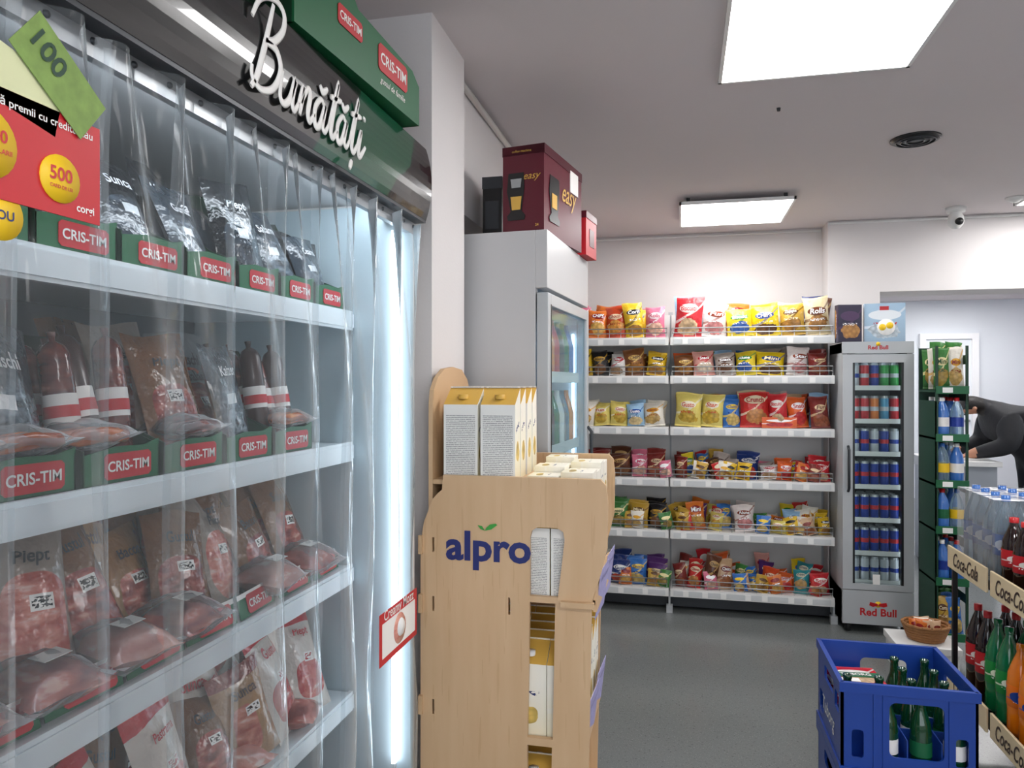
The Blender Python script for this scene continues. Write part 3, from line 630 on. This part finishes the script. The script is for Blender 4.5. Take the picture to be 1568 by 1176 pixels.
for zi,z in enumerate(ZS):
    for row in range(3):
        x=XM+.03; i=0; src=rowsR[zi]
        tot=sum(s_[1] for s_ in src); kx=(.955)/tot
        for (k,w,h) in src:
            kk=k if (row==0 and random.random()<.85) or random.random()<.5 else random.choice(list(P))
            ww=w*kx; hh=h*U(.86,1.06)*(1.04 if row else 1)
            if zi==0 and row: hh*=1.08
            if zi in(3,4,5) and row==0 and random.random()<.15: x+=ww; continue
            tl=U(.0,.22) if zi<3 else U(.05,.55)
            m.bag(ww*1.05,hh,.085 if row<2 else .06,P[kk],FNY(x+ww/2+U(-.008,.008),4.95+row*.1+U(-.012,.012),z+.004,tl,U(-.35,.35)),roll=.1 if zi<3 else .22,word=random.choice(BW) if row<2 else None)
            x+=ww
        x=XM-.03
        for q in range(7):
            k=rowsL[zi][(3-q)%4]; ww=U(.105,.14); hh=U(.14,.18) if zi else U(.2,.24)
            m.bag(ww*1.05,hh,.075,P[k],FNY(x-ww/2,4.95+row*.1,z+.004,U(.02,.3),U(-.3,.3)),roll=.14,word=random.choice(BW) if row<2 else None); x-=ww*.98
    if zi>=3:
        for q in range(9):
            x=U(XM-.45,XR-.1); k=random.choice(['rb','or','gd','wy','gn','rc','cl','yb','pk','bl']); m.bag(.09,.11,.035,P[k],FNY(x,4.915,z+.006,U(.05,.3),U(-.3,.3)),6,7,roll=.4)
m.box(.49,.70,4.925,4.935,ZS[2]+.004,ZS[2]+.07,P['os'])
m.obj('snack_bags')

# ---------------------------------------------------------------- slim can fridge
m=MB(); x0,x1,y0,y1=.935,1.325,4.75,5.16
m.box(x0,x0+.03,y0+.03,y1,.05,1.74,SIL); m.box(x1-.03,x1,y0+.03,y1,.05,1.74,SIL); m.box(x0,x1,y1-.02,y1,.05,1.74,SIL)
m.box(x0,x1,y0+.03,y1,1.68,1.74,SIL); m.box(x0,x1,y0+.03,y1,.05,.25,SIL)
m.box(x0,x1,y0+.001,y0+.03,1.675,1.745,SIL); m.box(x0,x1,y0,y0+.03,.06,.26,SIL)
for a,b,c,d in ((x0,x0+.055,.265,1.67),(x1-.055,x1,.265,1.67),(x0+.055,x1-.055,.265,.30),(x0+.055,x1-.055,1.62,1.67)): m.box(a,b,y0,y0+.028,c,d,SIL)
for a,b,c,d in ((x0+.055,x0+.068,.3,1.62),(x1-.068,x1-.055,.3,1.62)): m.box(a,b,y0+.004,y0+.028,c,d,BLK)
m.box(x0+.06,x1-.06,y0+.012,y0+.018,.3,1.62,GLASS)
m.box(x0+.03,x1-.03,y1-.025,y1-.02,.26,1.68,DGR); m.box(x0+.03,x0+.034,y0+.03,y1-.03,.26,1.68,DGR); m.box(x1-.034,x1-.03,y0+.03,y1-.03,.26,1.68,DGR)
m.tube([(x0+.03,y0,.85),(x0+.03,y0-.025,.87),(x0+.03,y0-.025,1.1),(x0+.03,y0,1.12)],.008,DGR)
m.box(x0+.036,x0+.05,y0+.04,y0+.046,.3,1.6,LEDG); m.box(x1-.05,x1-.036,y0+.04,y0+.046,.3,1.6,LEDG); m.box(x0+.08,x1-.08,y0+.05,y0+.07,1.66,1.67,LEDG)
m.text('Red Bull',.2,REDP,FNY((x0+x1)/2,y0-.001,.135),.03); 
for s_ in (-1,1): m.plate([(0,0),(.03,-.008),(.05,0),(.045,.02),(.02,.015),(.005,.012)],.001,REDP,FNY((x0+x1)/2,y0-.001,.175)@Matrix.Scale(s_,4,(1,0,0)))
m.lathe([(0,.0005),(.018,.0005),(.018,0)],YEL,FNY((x0+x1)/2,y0,.182),16)
m.text('Red Bull',.11,REDP,FNY((x0+x1)/2,y0,1.71),.03); m.lathe([(0,.0005),(.012,.0005),(.012,0)],YEL,FNY((x0+x1)/2-.0,y0+.0005,1.73),16)
CANS={k:S('can_'+k,h,.3,.15) for k,h in (('silver','#c2c6cc'),('blue','#1d3a96'),('red','#c42630'),('green','#3aa04c'),('cyan','#4f9ac2'),('orange','#df7a2c'))}
cz=[1.475,1.275,1.078,.88,.68,.48,.305]; cm=[['silver','red','blue','green','green'],['red','red','orange','cyan','red'],['silver','blue'],['blue','blue','blue'],['blue'],['blue','blue'],['silver']]
for z,cc in zip(cz,cm):
    m.box(x0+.034,x1-.034,y0+.06,y1-.03,z-.008,z,WHT); m.box(x0+.06,x1-.06,y0+.052,y0+.06,z-.02,z+.008,WHT)
    for i in range(5):
        for r in range(3):
            kk=cc[i%len(cc)]; mt=CANS[kk]; M=FUP(x0+.085+i*.055,y0+.09+r*.06,z+.0005); hh=.145
            m.lathe([(0,0),(.02,0),(.0255,.008),(.0255,.055)],mt,M,12)
            m.lathe([(.0255,.055),(.0255,.08)],CANS['red'] if kk=='blue' else CANS['silver'] if kk!='silver' else CANS['blue'],M,12)
            m.lathe([(.0255,.08),(.0255,hh-.015)],mt,M,12)
            m.lathe([(.0255,hh-.015),(.021,hh-.002),(.021,hh),(.019,hh-.003),(0,hh-.003)],ALU,M,12)
m.box(1.10,1.14,y0-.0015,y0,.3,.36,WPR)
for x in (x0+.04,x1-.04):
    for y in (y0+.06,y1-.05): m.lathe([(0,0),(.018,0),(.018,.05),(0,.05)],BLK,FUP(x,y,0),10)
m.obj('slim_can_fridge')
CB1=PK('cereal_box_a','#2a2440','#4a3157','#c08a4c',flat=True); CB2=PK('cereal_box_b','#a8c6de','#e7eef4','#c9d6df',txt='#b8332c',flat=True)
m=MB(); M=FNY(1.0,4.85,1.747,0,.15); m.box(-.075,.065,0,.23,-.06,0,CB1,M); M=FNY(1.19,4.86,1.747,0,-.1); m.box(-.11,.115,0,.235,-.06,0,CB2,M)
m.lathe([(0,.001),(.05,.001),(.05,0)],WPR,M@Matrix.Translation((.01,.09,.0)),20); m.lathe([(0,.002),(.02,.002),(.02,0)],YEL,M@Matrix.Translation((-.01,.09,.0005)),14); m.lathe([(0,.002),(.02,.002),(.02,0)],YEL,M@Matrix.Translation((.03,.1,.0005)),14)
m.plate([(-.025,-.012),(.025,-.012),(.025,.012),(-.025,.012)],.001,REDP,M@Matrix.Translation((0,.205,.0)))
m.obj('cereal_boxes')

# ---------------------------------------------------------------- green snack rack
m=MB(); gx0,gx1,gy0,gy1=1.34,1.50,4.42,4.72
for x in (gx0,gx1-.012):
    for y in (gy0,gy1-.012): m.box(x,x+.012,y,y+.012,0,1.70,GRND)
m.box(gx0,gx0+.004,gy0,gy1,.05,1.40,GRND)
for z in (.3,.6,.9,1.15,1.4,1.6): m.box(gx1-.004,gx1,gy0,gy1,z,z+.05,GRND)
gz=[.12,.42,.70,.95,1.2,1.46]
for z in gz:
    m.box(gx0,gx1,gy0,gy1,z-.012,z,GRND); m.box(gx0,gx1,gy0-.01,gy0,z-.02,z+.022,GRN); m.box(gx0+.03,gx0+.08,gy0-.012,gy0-.0105,z-.014,z+.014,TAG)
m.box(gx0,gx1,gy1-.01,gy1,.1,1.70,GRND)
m.obj('green_display_rack')
m=MB()
for zi,z in enumerate(gz):
    for r in range(3):
        for i in range(2):
            x=gx0+.045+i*.072
            if zi in (1,2,3,4):
                M=FUP(x,gy0+.045+r*.09,z+.001); mt=[PET,BOTB,BOTB,PET,BOTB][(zi+i+r)%5]; m.lathe([(0,0),(.031,0),(.0345,.02),(.034,.13),(.028,.16),(.012,.195),(.012,.205),(0,.205)],mt,M,12); m.lathe([(.0135,.198),(.0135,.218),(0,.218)],[BOTB,WHT,REDP][(i+zi)%3],M,10); m.lathe([(.0352,.06),(.0352,.11)],[WPR,CANS['blue'],GRN,YEL][(i+zi)%4],M,12)
            elif zi==5: m.bag(.085,.23,.05,P['wy'] if (i+r)%2 else P['gn'],FNY(x,gy0+.05+r*.09,z+.004,.05,U(-.2,.2)),word='Mini')
            else: m.bag(.08,.2,.05,P[random.choice(['gn','bl','gd'])],FNY(x,gy0+.05+r*.09,z+.004,.1,U(-.2,.2)),word='Corn')
for i in range(2): m.bag(.085,.13,.04,P['gn'],FNY(gx0+.045+i*.07,gy0+.15,1.60,.1,U(-.2,.2)),roll=.2)
m.obj('small_drink_bottles')

# ---------------------------------------------------------------- beverage rack on the right
m=MB(); bx0,bx1,by0,by1=1.15,1.72,1.9,3.62
CKB=S('coke_brown','#3b2a26',.5)
for x in (bx0+.01,bx1-.03):
    for y in (by0,2.74,by1-.02): m.box(x,x+.02,y,y+.02,0,1.02 if x>1.3 else .72,BLK)
for z in (.18,.72): m.box(bx0,bx1,by0,by1,z-.02,z,BLK)
for z in (.18,.72):
    for a,b in ((1.92,2.30),(2.34,2.72),(2.76,3.14),(3.18,3.60)):
        m.box(bx0-.012,bx0-.002,a,b,z-.03,z+.065,CREAM)
        m.text('Coca-Cola',.27,CKB,FNX(bx0-.0135,(a+b)/2,z+.02),.012,.35,.06)
m.obj('beverage_display_rack',.002)
m=MB()
def pet(M,mat,cap,lab,h=.35,r=.047):
    m.lathe([(0,0),(r*.85,0),(r,.02),(r*.97,.09),(r,.12),(r,h*.55),(r*.92,h*.68),(r*.55,h*.82),(.015,h*.9),(.013,h*.95)],mat,M,14)
    m.lathe([(.016,h*.93),(.016,h),(0,h)],cap,M,12); m.lathe([(r*1.01,h*.32),(r*1.01,h*.56)],lab,M,14)
LABR=PK('cola_label','#c01c24','#e8e2dc','#8a1016',fy=-1,ly=.5,lh=.2,lw=.3,flat=True); LABG=PK('green_label','#1c8a3c','#e8f0d8','#0c5a28',fy=-1,ly=.5,lh=.2,lw=.3,flat=True); LABO=PK('orange_label','#f07a14','#1d3f8f','#e06010',fy=-1,ly=.5,lh=.3,flat=True); LABB=PK('water_label','#3a6fc0','#e6eef8','#2a55a0',fy=-1,ly=.5,lh=.3,flat=True)
LABP=PK('pink_label','#c03a6a','#f6dfe6','#8a1016',fy=-1,ly=.5,lh=.2,lw=.3,flat=True); ROSE=S('rose_drink','#8a2440',.1,coat=.6)
for i in range(16):
    y=3.53-i*.103
    kind=(COLA,REDP,LABR) if i<2 else (SPR,SPR,LABG) if i<4 else (FAN,FAN,LABO) if i<7 else (COLA,REDP,LABR) if i<11 else (FAN,GRN,LABO)
    for r in range(4): pet(FUP(bx0+.085+r*.105,y,.1805),*kind,h=.37 if i<4 else .34)
for i in range(16):
    y=3.54-i*.1
    for r in range(5):
        if i<4: pet(FUP(bx0+.08+r*.1,y,.7205),PET,BOTB,LABB,.34,.046)
        else:
            kd=[(COLA,PINK,LABP),(ROSE,PINK,LABP),(COLA,REDP,LABR),(SPR,SPR,LABG)][(i//2+r)%4]
            pet(FUP(bx0+.07+r*.1,y,.7205),*kd,.27 if i<8 else .3,.042)
m.box(bx0+.025,bx1-.06,3.195,3.595,.722,1.045,WRAP)
m.obj('soft_drink_bottles')

# ---------------------------------------------------------------- blue bottle crates
def rr(x0,x1,y0,y1,r,n=4):
    o=[]
    for cx,cy,a0 in ((x1-r,y0+r,-90),(x1-r,y1-r,0),(x0+r,y1-r,90),(x0+r,y0+r,180)):
        for i in range(n+1):
            a=math.radians(a0+90*i/n); o.append((cx+r*math.cos(a),cy+r*math.sin(a)))
    return o
def crate(z,name='blue_bottle_crate'):
    m=MB(); X0,X1,Ya,Yb=.475,.855,2.44,2.83; H=.288; w=X1-X0; d=Yb-Ya
    holes=[rr(w*.36,w*.76,H*.24,H*.82,.02),rr(w*.08,w*.17,H*.2,H*.5,.01),rr(w*.84,w*.93,H*.2,H*.5,.01)]
    hd=[rr(d*.3,d*.7,H*.68,H*.84,.015),rr(d*.09,d*.25,H*.6,H*.8,.01),rr(d*.75,d*.91,H*.2,H*.45,.01)]
    ow=[(0,0),(w,0),(w,H),(0,H)]; od=[(0,0),(d,0),(d,H),(0,H)]
    m.plate(ow,.008,BLUE,fr((X0,Ya+.008,z),(1,0,0),(0,0,1)),holes); m.plate(ow,.008,BLUE,fr((X0,Yb,z),(1,0,0),(0,0,1)),holes)
    m.plate(od,.008,BLUE,fr((X0,Ya,z),(0,1,0),(0,0,1)),hd); m.plate(od,.008,BLUE,fr((X1-.008,Ya,z),(0,1,0),(0,0,1)),hd)
    m.box(X0+.008,X1-.008,Ya+.008,Yb-.008,z,z+.008,BLUE)
    for zz in (.0,H-.03):
        t=.006; m.box(X0-t,X1+t,Ya-t,Ya,z+zz,z+zz+.03,BLUE); m.box(X0-t,X1+t,Yb,Yb+t,z+zz,z+zz+.03,BLUE); m.box(X0-t,X0,Ya,Yb,z+zz,z+zz+.03,BLUE); m.box(X1,X1+t,Ya,Yb,z+zz,z+zz+.03,BLUE)
    for xx in (.25,.32,.80): m.box(X0+w*xx-.004,X0+w*xx+.004,Ya-.004,Ya,z+.03,z+H-.03,BLUE)
    for i in range(1,4): m.box(X0+w*i/4-.0015,X0+w*i/4+.0015,Ya+.01,Yb-.01,z+.008,z+.12,BLUE)
    for i in range(1,4): m.box(X0+.01,X1-.01,Ya+d*i/4-.0015,Ya+d*i/4+.0015,z+.008,z+.12,BLUE)
    m.text('Tuborg',.2,WPR,FNX(X0-.0015,(Ya+Yb)/2,z+H*.35),.01,.2)
    return m.obj(name,.0015)
crate(0.001); crate(.291)
m=MB()
for k_,zc in enumerate((.0095,.2995)):
    for i in range(4):
        for j in range(4):
            if k_ and (i,j) in ((1,3),(0,3),(1,2),(0,2),(0,0)): continue
            M=FUP(.475+.38*(i+.5)/4,2.44+.39*(j+.5)/4,zc)
            m.lathe([(0,0),(.028,0),(.031,.01),(.031,.13),(.027,.16),(.014,.20),(.0125,.235),(.0145,.24),(.0145,.25),(.01,.25),(.01,.2)],BEER,M,14)
            m.lathe([(.0315,.06),(.0315,.105)],WPR if (i+j)%2 else GRN,M,14); m.lathe([(.0135,.195),(.013,.23)],GRND,M,10)
m.obj('beer_bottles')
m=MB(); M=Matrix.Translation((.575,2.72,.425))@Matrix.Rotation(.1,4,'Z'); m.box(-.078,.078,-.07,.07,0,.075,P['rd'],M); m.box(-.08,.08,-.02,.02,.0755,.0765,GRN,M); m.text('TUBORG',.1,WPR,M@Matrix.Translation((0,0,.078)),.02); m.box(-.06,.0,-.06,-.03,.0755,.0765,WPR,M)
m.obj('cardboard_bottle_carrier')

# basket on low box
m=MB(); m.box(1.08,1.36,4.12,4.38,0,.15,WHT); m.box(1.07,1.37,4.11,4.39,.12,.155,WHT); m.box(1.12,1.26,4.105,4.1095,.05,.1,TAG); m.obj('low_white_box',.004)
WICK=S('wicker','#9a6a3e',.7,var=.3,ns=60,bump=.6,bs=180); m=MB(); c=(1.24,4.25)
for k in range(6):
    z=.165+k*.014; r=.075+k*.005
    m.tube([(c[0]+1.1*r*math.cos(a*math.pi/12),c[1]+r*math.sin(a*math.pi/12),z+.003*(a%2)) for a in range(25)],.008,WICK,6)
for a in range(16):
    t=a*math.pi/8; m.tube([(c[0]+1.1*.075*math.cos(t),c[1]+.075*math.sin(t),.16),(c[0]+1.1*.103*math.cos(t),c[1]+.103*math.sin(t),.245)],.004,WICK,5)
m.lathe([(0,.1565),(.08,.1565),(.08,.163),(0,.163)],WICK,FUP(c[0],c[1],0),16)
for i in range(8): m.bag(.07,.09,.03,P[random.choice(['cl','wy','or'])],FNY(c[0]+U(-.05,.05),c[1]+U(-.04,.04),.17,U(.0,.3),U(-1,1)),5,5)
m.obj('wicker_basket')

# ---------------------------------------------------------------- back-room counter, person
m=MB(); m.box(1.95,2.43,6.45,7.1,.84,.88,WHT); m.box(1.97,2.41,6.5,7.05,0,.84,S('counter_grey','#9aa0a8',.5)); m.box(1.94,1.96,6.44,7.11,.80,.88,ALU)
m.obj('counter_table',.004)
m=MB(); m.box(4.0,4.55,8.6,9.3,0,1.6,S('magenta_display','#a0346a',.5)); 
for z in (.4,.8,1.2): m.box(3.98,4.0,8.6,9.3,z,z+.05,WHT); 
for z in (.45,.85,1.25):
    for i in range(4): m.box(3.985,4.0,8.65+i*.16,8.78+i*.16,z+.02,z+.25,P[['rd','pu','yb','bl'][i]])
m.obj('product_display_stand')

def person():
    V=[];E=[];Rr=[]
    def a(p,r,par=None):
        V.append((p[0]-.06,p[1],p[2]));Rr.append(r)
        if par is not None: E.append((par,len(V)-1))
        return len(V)-1
    px=6.76
    pel=a((2.88,px,.93),(.20,.20)); sp=a((2.80,px,1.05),(.20,.20),pel); ch=a((2.68,px,1.14),(.225,.225),sp); uc=a((2.58,px,1.225),(.175,.2),ch)
    nk=a((2.475,px,1.30),(.07,.07),uc); h1=a((2.42,px,1.315),(.08,.075),nk); h2=a((2.36,px,1.32),(.105,.09),h1); h3=a((2.29,px,1.30),(.085,.07),h2)
    for s_ in (-1,1):
        sh=a((2.585,px+s_*.2,1.19),(.11,.11),uc); el=a((2.55,px+s_*.26,1.0),(.09,.09),sh); wr_=a((2.38,px+s_*.18,.945),(.055,.05),el); pa=a((2.30,px+s_*.165,.92),(.04,.02),wr_)
        for k in range(4):
            f=a((2.26,px+s_*.165+(k-1.5)*.02,.912),(.01,.01),pa); f2=a((2.225+.008*abs(k-1.5),px+s_*.165+(k-1.5)*.024,.895),(.008,.008),f)
        t=a((2.305,px+s_*.125,.912),(.011,.011),pa); t2=a((2.28,px+s_*.105,.897),(.009,.009),t)
        hp=a((2.88,px+s_*.095,.84),(.12,.11),pel); kn=a((2.83,px+s_*.11,.49),(.072,.072),hp); an=a((2.90,px+s_*.12,.10),(.05,.05),kn); he=a((2.90,px+s_*.12,.045),(.042,.042),an); to=a((2.74,px+s_*.13,.035),(.038,.032),he)
    me=bpy.data.meshes.new('person'); me.from_pydata(V,E,[]); ob=bpy.data.objects.new('bending_person',me); sc.collection.objects.link(ob)
    sk=ob.modifiers.new('skin','SKIN'); ss=ob.modifiers.new('sub','SUBSURF'); ss.levels=2; ss.render_levels=2
    for i,r in enumerate(Rr): me.skin_vertices[0].data[i].radius=r
    me.skin_vertices[0].data[0].use_root=True
    bpy.context.view_layer.update()
    ev=ob.evaluated_get(bpy.context.evaluated_depsgraph_get()); nm=bpy.data.meshes.new_from_object(ev); ob.modifiers.clear(); ob.data=nm
    nm.materials.clear()
    for mt in (S('black_jacket','#1b1c21',.7,var=.35,ns=14,bump=.8,bs=14),S('dark_hair','#17110e',.55,bump=.5,bs=90),S('skin_tone','#b98468',.55),S('dark_trousers','#1b1e27',.8),S('black_shoe','#0c0c0d',.4)): nm.materials.append(mt)
    for p in nm.polygons:
        c=p.center; p.use_smooth=True; i=0
        if c.x<2.39 and c.z>1.15: i=1 if (c.z>1.275 or c.x>2.34) else 2
        elif c.x<2.28 and c.z<1.0: i=2
        elif c.z<.08: i=4
        elif c.z<.80: i=3
        p.material_index=i
    m=MB(); SKN=bpy.data.materials['skin_tone']; HR=bpy.data.materials['dark_hair']
    m.lathe([(0,.03),(.008,.02),(.014,-.01)],SKN,Matrix.Translation((2.24,px,1.225))@Matrix.Rotation(math.pi,4,'X'),10)
    for s_ in (-1,1):
        m.lathe([(0,.012),(.014,.01),(.02,-.01)],SKN,Matrix.Translation((2.31,px+s_*.085,1.29))@Matrix.Rotation(-s_*math.pi/2,4,'X'),12)
        m.lathe([(0,.006),(.009,.003),(.011,-.01)],HR,Matrix.Translation((2.265,px+s_*.03,1.235))@Matrix.Rotation(math.pi,4,'X'),10)
    m.box(2.195,2.205,px-.022,px+.022,1.235,1.241,REDP)
    h=m.obj('head_details'); h.parent=ob
person()

# ---------------------------------------------------------------- camera & world
w=bpy.data.worlds.new('w'); sc.world=w; w.use_nodes=True; w.node_tree.nodes['Background'].inputs[0].default_value=(.86,.92,1,1); w.node_tree.nodes['Background'].inputs[1].default_value=2.7
cd=bpy.data.cameras.new('camera'); cam=bpy.data.objects.new('camera',cd); sc.collection.objects.link(cam)
cam.location=(0,0,1.5); cam.rotation_euler=(math.radians(90),0,math.radians(13.07)); cd.sensor_width=36; cd.lens=1150/1600*36; cd.shift_y=-2/1600; cd.clip_start=.02
sc.camera=cam
